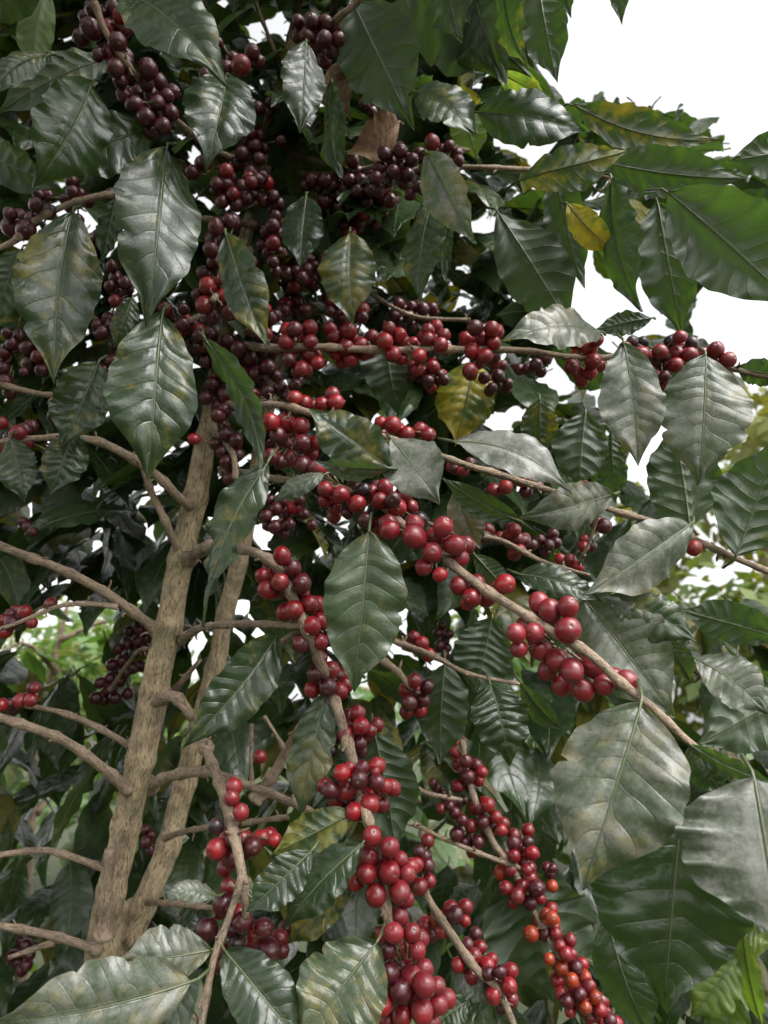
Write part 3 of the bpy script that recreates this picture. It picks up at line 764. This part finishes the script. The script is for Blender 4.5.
# cherries: depth, default tone, "x,y,r" in photo pixels (a letter marks another tone)
CL = [
 (.53,'p','539,603,11 550,611,11 568,607,11 568,630,13 516,633,10 534,633,11 519,649,9 540,649,11 557,660,11.5 572,671,12 594,667,11.5 583,690,11.5 604,685,11 627,681,11 584,655,9'),
 (.575,'r','460,586,10 472,598,10 486,598,9 505,584,10 468,603,8 496,588,7'),
 (.585,'p','390,530,10r 414,537,11 434,537,10 443,527,10 432,552,11 424,567,9 455,545,10 460,558,9 446,540,8 440,575,8r'),
 (.63,'r','385,488,9 380,501,9 393,500,9 397,508,10 389,530,10 411,507,8 406,524,9k 419,520,10k 377,500,9 372,492,8 404,495,8'),
 (.645,'r','357,504,9 341,495,9 325,489,8 325,501,8 366,521,9 377,528,9 354,486,8 364,490,8k 349,472,6p 359,471,6 320,469,7p 329,470,7p 335,508,7 348,513,7d'),
 (.66,'r','271,422,9 286,423,10 301,426,9 265,430,8 278,435,9 267,444,8d 285,444,9 302,443,9 312,444,8 271,457,9 289,459,9 303,465,9 311,453,8 318,442,8 294,434,8 280,462,8d'),
 (.67,'r','305,403,8 295,398,8 312,406,7 336,402,8 322,404,7'),
 (.64,'r','282,556,9 293,569,9 263,576,8.5 280,582,9 302,584,10 286,591,10 268,590,9 275,594,7y 285,612,9 294,610,10 310,604,9 312,626,9 301,644,9 320,642,8 303,594,8'),
 (.65,'r','315,674,8.5 331,670,9 312,690,8.5 328,687,9.5 345,685,9 340,691,8 323,666,7 338,676,8'),
 (.64,'r','358,713,8.5 361,726,8.5 346,735,9 370,731,7 359,743,8d 361,751,7d 335,740,7k 332,751,8k 350,724,7'),
 (.61,'r','342,773,9 359,780,9.5 362,768,8 331,790,9 346,791,10 377,782,8 385,786,8 375,772,6 370,797,10 357,808,10 354,812,9 370,804,9 381,804,9 336,800,8 350,768,7'),
 (.59,'r','372,836,10 388,846,9 368,857,10p 355,882,9 367,874,10 384,870,10 376,895,11 390,847,10p 400,859,8p 389,872,11 407,874,9p 380,894,9 400,892,11p 406,899,8p 362,864,8'),
 (.72,'r','419,852,7d 416,865,8 427,865,7.5 429,881,7.5 420,887,8 412,878,7 424,856,7d'),
 (.575,'p','394,933,10 412,933,10 388,950,9d 406,957,10 418,951,9 389,973,11d 411,976,10 424,969,10 424,985,11 401,991,11r 437,986,9 383,1005,10r 402,1016,10r 422,1011,11 439,1005,9 388,1022,9r 432,1022,9 398,968,9d 394,985,9d 416,1000,9'),
 (.60,'r','217,849,11 252,846,9.5 262,838,9 275,840,7 234,856,10 225,868,9 233,839,8d 216,826,9k 241,812,8.5p 244,852,8d 232,798,8p'),
 (.59,'r','228,887,9 224,904,11 207,930,11d 220,912,7'),
 (.585,'r','243,922,11d 264,928,10 280,938,8.5 269,950,11 237,943,10k 251,945,8p 221,965,9 282,951,8 256,936,9 233,930,8d'),
 (.74,'r','295,329,8 310,328,8 286,342,8 298,348,8 311,342,8 289,360,8 311,355,8p 302,369,8 318,363,7 297,372,7 304,338,7 306,360,7'),
 (.74,'r','335,337,8 349,331,8 346,347,8 361,345,8p 336,354,7 351,359,8 364,354,7 363,317,6d 342,362,7'),
 (.73,'r','389,328,7 399,335,8 385,341,8 401,342,8 393,354,8 402,359,7 372,337,8 384,342,8 391,346,7 377,345,7'),
 (.73,'p','428,330,7 428,339,7 444,335,7 441,345,8 431,352,7k 419,356,7r 436,340,7 447,349,7'),
 (.80,'r','414,367,7 420,378,5d 433,367,7 428,381,7d 440,375,6d 424,372,6 418,360,6 444,380,6d 430,358,6 411,376,6d'),
 (.73,'r','475,328,8 492,329,8 467,339,8 483,339,8 494,343,7 472,351,8 485,356,8 494,356,7 470,371,8 478,363,7 489,348,7'),
 (.78,'d','498,376,7 508,384,6 492,388,6 484,378,6 502,366,6'),
 (.74,'d','536,365,7 545,359,6 528,369,6 541,372,6'),
 (.71,'r','590,348,8 593,361,8 578,355,8 572,367,8 590,373,8 597,340,7 583,344,7 599,366,7 580,374,7'),
 (.71,'p','632,342,7k 643,342,7k 641,355,9 660,352,8 676,354,8 680,337,7 670,342,7k 692,343,7k 681,346,7 690,355,8 666,365,8r 676,365,8r 625,348,7 653,361,7d 665,376,6d'),
 (.71,'p','716,350,8 713,361,8 728,360,8 703,354,7 721,366,7'),
 (.67,'r','517,466,7d 523,479,9 535,475,8 506,487,8 526,492,7d 514,476,7 538,486,6d'),
 (.64,'r','463,470,7 455,468,7 470,463,6'),
 (.70,'r','381,423,7 393,425,9 407,434,8 428,435,8 399,430,7'),
 (.70,'r','472,537,6 485,537,7 479,528,7 514,530,7 518,539,7 524,541,7 514,554,7 477,540,6 508,536,6 520,550,6'),
 (.78,'d','553,534,6 549,545,6 540,540,6 560,559,6r 577,567,6r 545,552,6 533,545,6 556,543,6'),
 (.68,'r','604,526,8d 584,547,6 585,540,6 578,567,6 591,546,6d'),
 (.66,'r','593,491,7 578,490,6 585,486,6'),
 (.62,'r','694,548,8 686,541,6 690,536,5'),
 (.66,'r','656,642,6 667,644,6 650,638,6 660,648,6d'),
 (.78,'r','422,643,7 429,655,7 414,637,6'),
 (.77,'r','414,681,8 427,687,7 409,703,8 420,711,7 406,712,7 423,700,7 416,695,6d'),
 (1.0,'d','442,625,5 438,633,5 445,640,5 447,648,5 445,655,5 440,645,5 449,634,5'),
 (.88,'r','458,765,6 466,761,7 476,765,7 468,777,7 478,780,6 458,786,7 455,742,4 463,770,6 471,788,6d 482,772,6'),
 (.90,'d','437,788,5 443,795,5 450,798,5 457,802,5 433,783,5 446,803,5 464,800,5'),
 (.86,'r','457,834,7d 471,826,7 488,805,7 480,810,6 496,817,7 483,822,7 487,834,7 501,830,6 475,848,6d 470,838,6d 492,826,6 478,842,6d 464,842,6d'),
 (.86,'d','441,809,5r 455,813,6 450,806,5 462,820,6'),
 (.85,'r','514,843,7 514,856,7 532,853,7 524,862,7 501,872,7o 511,870,7p 520,848,6 506,860,7 528,842,6d'),
 (.83,'r','506,888,7 517,896,8 530,903,7 531,879,7 537,888,8d 522,886,7 540,898,6 513,903,6 527,870,6'),
 (.84,'d','553,868,5 550,874,5 552,886,6o'),
 (.82,'o','540,921,7 551,909,7r 552,918,7 531,934,8 544,934,7r 554,926,6 538,930,6 546,914,6'),
 (.80,'r','549,959,6o 553,972,6y 561,968,7o 566,954,7 560,946,6 575,969,7 571,954,6 576,967,7 585,977,7o 558,981,7 568,962,6'),
 (.78,'r','561,994,7 574,987,7 572,980,7o 589,986,7 595,997,7o 578,1003,7 585,1007,7o 600,1010,7 570,1012,6 567,1001,7 591,1018,7 610,1020,7d 580,994,7 602,1022,6'),
 (.73,'r','425,925,8 437,918,8o 442,931,8 455,915,8.5d 465,921,6 431,936,7'),
 (.71,'r','474,956,8 480,947,7 467,944,7 487,965,8 471,976,8.5 458,965,7 492,959,6 465,952,7d'),
 (.69,'r','494,982,8 509,986,8 494,995,9 500,972,7d 511,999,8 488,974,7d 502,1008,7d'),
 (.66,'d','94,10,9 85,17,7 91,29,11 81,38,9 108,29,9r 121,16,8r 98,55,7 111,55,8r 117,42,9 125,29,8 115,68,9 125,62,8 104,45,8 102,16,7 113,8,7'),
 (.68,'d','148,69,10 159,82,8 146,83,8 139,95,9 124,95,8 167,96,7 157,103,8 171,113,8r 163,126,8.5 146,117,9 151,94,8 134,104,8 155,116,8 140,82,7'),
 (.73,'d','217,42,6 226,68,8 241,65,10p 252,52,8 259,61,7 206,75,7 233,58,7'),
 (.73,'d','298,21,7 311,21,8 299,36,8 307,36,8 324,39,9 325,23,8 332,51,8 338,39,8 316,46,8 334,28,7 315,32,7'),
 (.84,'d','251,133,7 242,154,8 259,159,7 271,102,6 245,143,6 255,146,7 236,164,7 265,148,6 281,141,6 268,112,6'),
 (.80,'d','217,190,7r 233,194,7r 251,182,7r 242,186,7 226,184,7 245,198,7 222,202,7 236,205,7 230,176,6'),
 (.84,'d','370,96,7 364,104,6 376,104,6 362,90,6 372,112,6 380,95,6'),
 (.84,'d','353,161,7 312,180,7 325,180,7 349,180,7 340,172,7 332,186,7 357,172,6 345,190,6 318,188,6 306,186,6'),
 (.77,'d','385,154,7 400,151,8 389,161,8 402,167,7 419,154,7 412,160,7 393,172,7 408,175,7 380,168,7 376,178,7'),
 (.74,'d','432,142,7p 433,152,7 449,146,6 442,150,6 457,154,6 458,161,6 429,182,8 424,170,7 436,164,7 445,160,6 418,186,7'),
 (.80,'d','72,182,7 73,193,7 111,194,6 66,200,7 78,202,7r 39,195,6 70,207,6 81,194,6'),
 (.69,'k','13,227,10d 26,230,10d 36,205,8d 20,216,8d 32,220,8d 10,214,7d'),  # backlit darkness put into the cherry tone
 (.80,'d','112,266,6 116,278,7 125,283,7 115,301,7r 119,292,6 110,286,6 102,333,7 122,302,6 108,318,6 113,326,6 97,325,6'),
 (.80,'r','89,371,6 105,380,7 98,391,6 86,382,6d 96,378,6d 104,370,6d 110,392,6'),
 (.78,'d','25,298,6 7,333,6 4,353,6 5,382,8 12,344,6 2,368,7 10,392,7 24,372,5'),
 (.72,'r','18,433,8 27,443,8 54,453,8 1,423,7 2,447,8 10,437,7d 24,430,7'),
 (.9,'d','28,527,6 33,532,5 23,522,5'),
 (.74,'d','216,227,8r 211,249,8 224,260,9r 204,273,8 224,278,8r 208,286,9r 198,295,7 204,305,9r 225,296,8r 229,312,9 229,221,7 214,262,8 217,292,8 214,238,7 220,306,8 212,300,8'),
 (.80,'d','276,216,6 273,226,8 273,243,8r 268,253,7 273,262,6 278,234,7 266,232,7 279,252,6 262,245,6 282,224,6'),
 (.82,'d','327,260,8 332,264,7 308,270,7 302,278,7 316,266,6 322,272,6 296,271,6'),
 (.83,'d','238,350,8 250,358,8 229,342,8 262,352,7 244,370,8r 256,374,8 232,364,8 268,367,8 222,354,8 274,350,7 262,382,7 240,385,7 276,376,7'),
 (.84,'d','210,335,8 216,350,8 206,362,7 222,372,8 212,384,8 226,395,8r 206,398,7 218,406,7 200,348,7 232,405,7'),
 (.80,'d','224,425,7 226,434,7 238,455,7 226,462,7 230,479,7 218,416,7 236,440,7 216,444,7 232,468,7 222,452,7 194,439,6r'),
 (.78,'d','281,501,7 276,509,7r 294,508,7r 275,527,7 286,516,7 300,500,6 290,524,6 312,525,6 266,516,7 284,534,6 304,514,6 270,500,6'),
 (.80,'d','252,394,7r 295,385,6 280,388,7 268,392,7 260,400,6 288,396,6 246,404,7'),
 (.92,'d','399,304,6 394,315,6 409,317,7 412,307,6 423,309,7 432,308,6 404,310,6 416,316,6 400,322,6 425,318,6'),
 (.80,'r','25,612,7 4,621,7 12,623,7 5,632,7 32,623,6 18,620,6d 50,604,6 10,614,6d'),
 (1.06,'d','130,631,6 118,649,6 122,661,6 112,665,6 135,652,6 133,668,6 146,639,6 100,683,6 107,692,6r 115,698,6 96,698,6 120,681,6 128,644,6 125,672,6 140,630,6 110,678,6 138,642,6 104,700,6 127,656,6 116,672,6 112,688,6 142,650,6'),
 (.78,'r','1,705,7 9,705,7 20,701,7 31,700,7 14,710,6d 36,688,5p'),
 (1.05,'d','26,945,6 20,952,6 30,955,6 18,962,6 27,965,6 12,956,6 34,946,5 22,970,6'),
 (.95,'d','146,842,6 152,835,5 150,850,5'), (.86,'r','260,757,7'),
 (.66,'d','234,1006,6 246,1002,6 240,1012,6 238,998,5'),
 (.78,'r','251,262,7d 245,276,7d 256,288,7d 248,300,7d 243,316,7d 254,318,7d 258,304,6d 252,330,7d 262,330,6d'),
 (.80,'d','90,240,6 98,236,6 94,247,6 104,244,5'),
]
rc = random.Random(55)
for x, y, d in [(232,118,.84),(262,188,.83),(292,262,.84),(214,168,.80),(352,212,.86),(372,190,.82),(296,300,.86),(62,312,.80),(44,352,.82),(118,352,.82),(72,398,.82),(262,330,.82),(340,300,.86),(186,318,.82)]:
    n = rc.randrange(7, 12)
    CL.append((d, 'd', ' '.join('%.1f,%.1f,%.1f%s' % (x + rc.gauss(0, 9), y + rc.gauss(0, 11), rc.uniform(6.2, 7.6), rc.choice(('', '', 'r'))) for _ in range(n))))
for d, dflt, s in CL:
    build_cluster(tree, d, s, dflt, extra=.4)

# ------------------------------------------------------------------ the shaded inner foliage of the tree
SKYP = [[(552, -20), (800, -20), (800, 128), (735, 150), (690, 108), (600, 96), (570, 100), (556, 80)],
        [(590, 225), (622, 245), (645, 325), (700, 335), (722, 285), (800, 310), (800, 445), (722, 470), (752, 400), (735, 350), (690, 330), (600, 328), (574, 330), (574, 270)],
        [(505, 130), (532, 135), (558, 142), (545, 158), (508, 152)], [(640, 470), (655, 440), (800, 450), (800, 600), (655, 595), (690, 540)]]
GAPS = [(12, 40, 8), (207, 6, 8), (276, 22, 17), (258, 42, 12), (118, 250, 10), (20, 238, 20), (76, 213, 22), (66, 188, 10), (95, 346, 9), (102, 410, 10), (405, 270, 12), (458, 277, 8),
        (504, 222, 8), (485, 226, 8), (555, 385, 20), (415, 382, 9), (497, 368, 7), (503, 425, 18), (240, 466, 11), (222, 484, 9), (213, 522, 8), (262, 537, 9), (150, 500, 6), (90, 502, 5),
        (18, 527, 9), (150, 535, 8), (640, 480, 18), (600, 405, 10), (510, 667, 13), (450, 622, 9), (248, 606, 14), (60, 640, 28), (86, 655, 20), (30, 660, 14), (35, 835, 16), (70, 850, 14), (30, 890, 16),
        (692, 705, 20), (412, 822, 22), (450, 850, 20), (200, 652, 14), (196, 740, 10), (15, 780, 16), (400, 610, 8), (365, 695, 6), (500, 800, 12), (395, 650, 6), (410, 190, 6), (420, 300, 6)]
DEEP = [(135, 642, 22), (122, 660, 24), (106, 690, 22), (445, 637, 14), (26, 955, 16), (150, 842, 10), (410, 310, 24)]
def inside(poly, x, y):
    c = False
    for i in range(len(poly)):
        (x1, y1), (x2, y2) = poly[i], poly[i - 1]
        if (y1 > y) != (y2 > y) and x < (x2 - x1) * (y - y1) / (y2 - y1) + x1: c = not c
    return c
def blocked(B, T, W):
    """would this leaf close one of the holes in the crown"""
    for k in range(9):
        p = B.lerp(T, k / 8)
        x, y, d = to_px(p)
        if d < .1: return True
        h = W / 2 * math.sin(math.pi * (k + .3) / 9) * F / d
        for gx, gy, gr in GAPS:
            if math.hypot(x - gx, y - gy) < gr * .62 + h * .42: return True
        for poly in SKYP:
            if any(inside(poly, x + a * h * .8, y + b * h * .5) for a, b in ((0, 0), (1.3, 0), (-1.3, 0), (0, 1.6), (0, -1.6))): return True
        if d < 1.15:                       # clusters deep in the crown stay in view
            for gx, gy, gr in DEEP:
                if math.hypot(x - gx, y - gy) < gr + h * .8: return True
    return False
rf = random.Random(21)
def random_leaf(p, L, rs, down=.75):
    a = rs.uniform(0, 2 * math.pi)
    d = Vector((math.cos(a), math.sin(a), -rs.uniform(.2, 2.2) * down)).normalized()
    n = Vector((math.cos(a) * .6 + rs.gauss(0, .35), math.sin(a) * .6 + rs.gauss(0, .35), 1.0)).normalized()
    return p - d * L * .5, p + d * L * .5, n
CELL = 10
cover = {}
def footprint(B, T, n, W):
    """grid cells of the picture that the leaf hides"""
    out = set()
    ax = (T - B).normalized()
    sd = n.cross(ax).normalized()
    for k in range(1, 12):
        p = B.lerp(T, k / 12)
        h = W / 2 * math.sin(math.pi * k / 12)
        for q in (-.9, -.6, -.3, 0, .3, .6, .9):
            x, y, d = to_px(p + sd * (h * q))
            out.add((int(x // CELL), int(y // CELL)))
    return out
def add_fill(B, T, n, W, L):
    fill.add(*leaf_geo(B, T, n, W, nu=16, nh=3, bend=rf.uniform(-.02, .1), side=rf.uniform(-.05, .05), twist=rf.uniform(-.4, .4), fold=rf.uniform(0, .25), curl=rf.uniform(.05, .3),
                       quilt=.02, wave=rf.uniform(.02, .05), petiole=.12, lv=(rf.choice((0, 0, 0, .1, .2, .3, .55)), rf.uniform(0, .15), rf.random()), rs=rf, vs_=.7))
count = tries = 0
while tries < 16000:
    tries += 1
    x, y = rf.uniform(-90, 850), rf.uniform(-90, 1110)
    d = rf.uniform(.95, 1.25) if tries % 3 else rf.uniform(1.2, 1.6)
    d_in = x < 560 and y < 600
    if y > 640 and tries % 3 == 0: continue
    if 190 < x < 420 and y < 320 and tries % 5 == 0: d = rf.uniform(.86, .93)
    L = rf.uniform(.11, .17)
    a = rf.gauss(-math.pi / 2, 1.0)
    dr = Vector((math.cos(a) * .8, math.sin(a) * .8, -rf.uniform(.3, 1.6))).normalized()
    n = Vector((math.cos(a) + rf.gauss(0, .5), math.sin(a) + rf.gauss(0, .5), rf.uniform(.1, 1.1)))
    n = (n - dr * n.dot(dr)).normalized()
    c = at(x, y, d)
    B, T = c - dr * L / 2, c + dr * L / 2
    if T.z < .35: continue
    W = L * rf.uniform(.38, .5)
    fp = footprint(B, T, n, W)
    new = sum(1 for q in fp if cover.get(q, 0) < (4 if d_in else 2))
    if new < .38 * len(fp): continue
    if blocked(B, T, W): continue
    for q in fp: cover[q] = cover.get(q, 0) + 1
    add_fill(B, T, n, W, L)
    count += 1
# unseen boughs added above the camera to shade the upper leaves
for k in range(640):
    p = Vector((rf.uniform(-1.35, .12), rf.uniform(-1.15, .75), 0))
    p.z = 2.3 + .22 * max(p.y, -.3) + rf.uniform(0, .45)
    L = rf.uniform(.12, .17)
    B, T, n = random_leaf(p, L, rf, .4)
    if min(to_px(B)[2], to_px(T)[2]) > .05 and max(to_px(B)[1], to_px(T)[1]) > -60: continue
    add_fill(B, T, n, L * .46, L)
for q in (-.9, -.5, -.1):
    limb('branch', [(Vector((-.1 + q * .1, 1.05, 2.35)), .006), (Vector((q * .6, .6, 2.52)), .005), (Vector((q, -.1, 2.47)), .004), (Vector((q * 1.1, -.9, 2.4)), .002)], M_BRANCH, tree, seg=8, step=.01, nodes=.05)  # unseen branches added to carry the shading leaves
# the crown goes on above and to the left of what the photograph shows
for k in range(260):
    if k % 3: x, y, d = rf.uniform(-350, 560), rf.uniform(-900, -110), rf.uniform(.55, 1.5)
    else: x, y, d = rf.uniform(-520, -100), rf.uniform(-200, 900), rf.uniform(.7, 1.5)
    L = rf.uniform(.11, .17)
    B, T, n = random_leaf(at(x, y, d), L, rf)
    add_fill(B, T, n, L * .44, L)
fo = fill.build('foliage', M_LEAF, tree)
fo['kind'] = 'stuff'
print('FILL', count, tries)

# ------------------------------------------------------------------ plants behind
def shrub(loc, h, rad, n, label, mat, seed, leafL=(.11, .17), group=None, near=0):
    rs = random.Random(seed)
    t = empty('coffee_shrub', loc, label, 'coffee shrub', group)
    loc = Vector(loc)
    p, r = [], []
    limb('trunk', [(loc + Vector((0, 0, -.05)), .022), (loc + Vector((.02, .01, h * .4)), .017), (loc + Vector((-.02, 0, h * .75)), .011), (loc + Vector((0, .02, h * .98)), .004)], M_BRANCH, t, seg=10, step=.03, nodes=0)
    crown = Acc()
    tw = []
    for k in range(int(h * 9)):
        z = h * (.22 + .76 * k / (h * 9))
        a = k * 2.4 + rs.uniform(-.4, .4)
        ln = rad * (1.1 - .65 * (z / h)) * rs.uniform(.7, 1.1)
        q0 = loc + Vector((0, 0, z))
        q1 = q0 + Vector((math.cos(a) * ln * .5, math.sin(a) * ln * .5, .06))
        q2 = q0 + Vector((math.cos(a) * ln, math.sin(a) * ln, -.08 * ln / max(rad, .1) - .03))
        limb('branch', [(q0, .007), (q1, .005), (q2, .002)], M_BRANCH, t, seg=6, step=.03, nodes=0)
        tw.append((q0, q1, q2))
    for k in range(n):
        q0, q1, q2 = rs.choice(tw)
        u = rs.uniform(.2, 1.05)
        p = q0.lerp(q1, u * 2) if u < .5 else q1.lerp(q2, u * 2 - 1)
        L = rs.uniform(*leafL)
        a = rs.uniform(0, 2 * math.pi)
        d = Vector((math.cos(a), math.sin(a), -rs.uniform(0, 1.3))).normalized()
        nn = Vector((math.cos(a) * .5 + rs.gauss(0, .3), math.sin(a) * .5 + rs.gauss(0, .3), 1))
        crown.add(*leaf_geo(p + d * .015, p + d * L, nn, L * rs.uniform(.36, .46), nu=12, nh=3, bend=rs.uniform(0, .12), side=0, twist=rs.uniform(-.3, .3), fold=rs.uniform(0, .3), curl=.15,
                            quilt=.03, wave=.035, petiole=.1, lv=(rs.choice((0, 0, .15, .45)), rs.uniform(0, .35), rs.random()), rs=rs))
    crown.build('crown', mat, t)
    return t

def ground_xy(x, dist):
    """a spot on the ground seen in photo column x at that distance"""
    return Vector(((x - 384) / F * dist, dist, 0))
GRP = 'coffee shrubs in the rows behind the fruiting tree'
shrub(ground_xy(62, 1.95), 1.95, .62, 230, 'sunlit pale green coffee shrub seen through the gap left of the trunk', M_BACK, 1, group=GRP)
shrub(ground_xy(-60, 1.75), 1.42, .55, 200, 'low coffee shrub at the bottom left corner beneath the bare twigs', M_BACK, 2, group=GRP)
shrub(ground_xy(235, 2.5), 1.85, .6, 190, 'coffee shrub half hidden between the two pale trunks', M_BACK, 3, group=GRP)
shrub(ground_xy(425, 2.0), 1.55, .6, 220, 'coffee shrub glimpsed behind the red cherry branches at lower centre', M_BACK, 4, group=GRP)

def young_plant():
    """the bright young shoots at the lower right corner"""
    b0 = at(735, 1000, .95)
    t = empty('coffee_sapling', (b0.x, b0.y, 0), 'young coffee sapling with bright lime leaves at the lower right corner', 'coffee sapling')
    top = at(735, 925, .95)
    limb('stem', [(Vector((b0.x, b0.y, -.03)), .008), (Vector((b0.x + .01, b0.y, .5)), .006), (b0, .005), (top, .003)], M_TWIG, t, seg=8, step=.02, nodes=.09)
    rows = [(742, 930, 764, 1030, 30, .93, .91, 35, .05), (738, 955, 690, 1018, 42, .93, .92, -10, .06), (735, 925, 775, 945, 46, .95, .93, -15, .06), (738, 990, 720, 1060, 46, .94, .92, 10, .06),
            (736, 935, 700, 955, 36, .96, .95, 5, .05), (730, 930, 755, 880, 40, .98, .99, 5, .05)]
    for i, r in enumerate(rows):
        rs = random.Random(300 + i)
        B, T = at(r[0], r[1], r[5]), at(r[2], r[3], r[6])
        ax = (T - B).normalized()
        v = (CAM - B).normalized()
        n = Matrix.Rotation(R(r[7]), 3, ax) @ (v - ax * v.dot(ax)).normalized()
        a = Acc()
        a.add(*leaf_geo(B, T, n, r[4] * r[5] / F, nu=36, nh=6, bend=r[8], fold=.15, curl=.15, quilt=.03, wave=.04, lv=(.05, 0, rs.random()), rs=rs))
        a.build('leaf', M_YOUNG, t, origin=B)
young_plant()

def far_tree(loc, h, rad, label, n, seed, tint):
    rs = random.Random(seed)
    loc = Vector(loc)
    t = empty('broadleaf_tree', loc, label, 'tree', 'distant shade trees beyond the plantation')
    limb('trunk', [(loc + Vector((0, 0, -.1)), .16), (loc + Vector((.1, 0, h * .35)), .12), (loc + Vector((-.1, .1, h * .8)), .05)], M_TRUNK, t, seg=12, step=.15, nodes=0)
    for k in range(7):
        a = k * 2.4
        z = h * rs.uniform(.3, .6)
        q0 = loc + Vector((0, 0, z))
        q2 = q0 + Vector((math.cos(a) * rad * .75, math.sin(a) * rad * .75, h * rs.uniform(.12, .3)))
        limb('limb', [(q0, .06), (q0.lerp(q2, .5) + Vector((0, 0, .15)), .04), (q2, .012)], M_TRUNK, t, seg=8, step=.12, nodes=0)
    clumps = []
    for k in range(26):
        a, b = rs.uniform(0, 6.28), rs.uniform(-.9, 1)
        rr = rs.uniform(.45, 1)
        s_ = math.sqrt(max(0, 1 - b * b))
        clumps.append((loc + Vector((math.cos(a) * s_ * rad * rr, math.sin(a) * s_ * rad * rr, h * .62 + b * h * .36 * rr)), rs.uniform(.28, .5) * rad * .8, rs.random()))
    A = Acc()
    for k in range(n):
        c, cr, sh = rs.choice(clumps)
        v = Vector((rs.gauss(0, 1), rs.gauss(0, 1), rs.gauss(0, 1))).normalized() * cr * rs.uniform(.55, 1.05)
        p = c + v
        d = Vector((rs.gauss(0, 1), rs.gauss(0, 1), rs.gauss(0, .7) - .3)).normalized()
        nn = (v.normalized() + Vector((rs.gauss(0, .5), rs.gauss(0, .5), .6))).normalized()
        L = rs.uniform(.12, .24)
        s_ = nn.cross(d)
        if s_.length < .05: continue
        s_.normalize()
        V = np.array([nv(p - d * L * .5), nv(p + s_ * L * .28 + nn * .02), nv(p + d * L * .5), nv(p - s_ * L * .28 + nn * .02)])
        A.add(V, np.array([[0, 1, 2, 3]]), np.array([(0, .5), (.5, .9), (1, .5), (.5, .1)], dtype=float), np.tile(nv((tint + sh * .3, .1, min(1, sh * .6 + rs.random() * .4), 0)), (4, 1)))
    A.build('crown', M_BACK, t)
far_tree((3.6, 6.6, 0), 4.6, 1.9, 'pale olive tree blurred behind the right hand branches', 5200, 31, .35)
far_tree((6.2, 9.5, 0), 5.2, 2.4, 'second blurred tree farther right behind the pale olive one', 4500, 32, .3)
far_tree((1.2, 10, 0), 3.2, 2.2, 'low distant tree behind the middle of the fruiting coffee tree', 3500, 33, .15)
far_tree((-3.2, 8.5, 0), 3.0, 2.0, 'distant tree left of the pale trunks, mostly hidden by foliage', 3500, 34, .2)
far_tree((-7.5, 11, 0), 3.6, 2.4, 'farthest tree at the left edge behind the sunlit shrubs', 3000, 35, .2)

# ------------------------------------------------------------------ ground and hills
def sheet():
    me = bpy.data.meshes.new('ground')
    xs = [-400, -120, -40, -15, -6, -2, 0, 2, 6, 15, 40, 120, 400]
    ys = [-400, -60, -15, -5, 0, 1, 2, 3, 5, 8, 14, 25, 60, 150, 400]
    V = [(x, y, 0 if abs(x) < 20 and -20 < y < 20 else .3 * math.sin(x * .05) * math.cos(y * .04)) for y in ys for x in xs]
    k = len(xs)
    Fc = [(j * k + i, j * k + i + 1, (j + 1) * k + i + 1, (j + 1) * k + i) for j in range(len(ys) - 1) for i in range(k - 1)]
    me.from_pydata(V, [], Fc)
    me.materials.append(simple_mat('leaf_litter_and_grass', (.02, .035, .010), (.05, .05, .02), 9))
    o = bpy.data.objects.new('ground', me)
    o['kind'] = 'structure'
    C.objects.link(o)
sheet()
def hills():
    rs = random.Random(4)
    V, Fc = [], []
    N = 60
    for j in range(6):
        for i in range(N + 1):
            a = math.pi * (i / N) * 1.2 - .3
            d = 90 + j * 35
            z = -1 + j * (1.6 + .9 * noise.noise(Vector((i * .18, j * .3, 2)))) if j else -2
            V.append((math.cos(a) * d, math.sin(a) * d, z))
    for j in range(5):
        for i in range(N):
            Fc.append((j * (N + 1) + i, j * (N + 1) + i + 1, (j + 1) * (N + 1) + i + 1, (j + 1) * (N + 1) + i))
    me = bpy.data.meshes.new('hills')
    me.from_pydata(V, [], Fc)
    me.materials.append(simple_mat('wooded_slope', (.05, .08, .03), (.1, .13, .05), .35))
    for p in me.polygons: p.use_smooth = True
    o = bpy.data.objects.new('hills', me)
    o['kind'] = 'structure'
    C.objects.link(o)
hills()
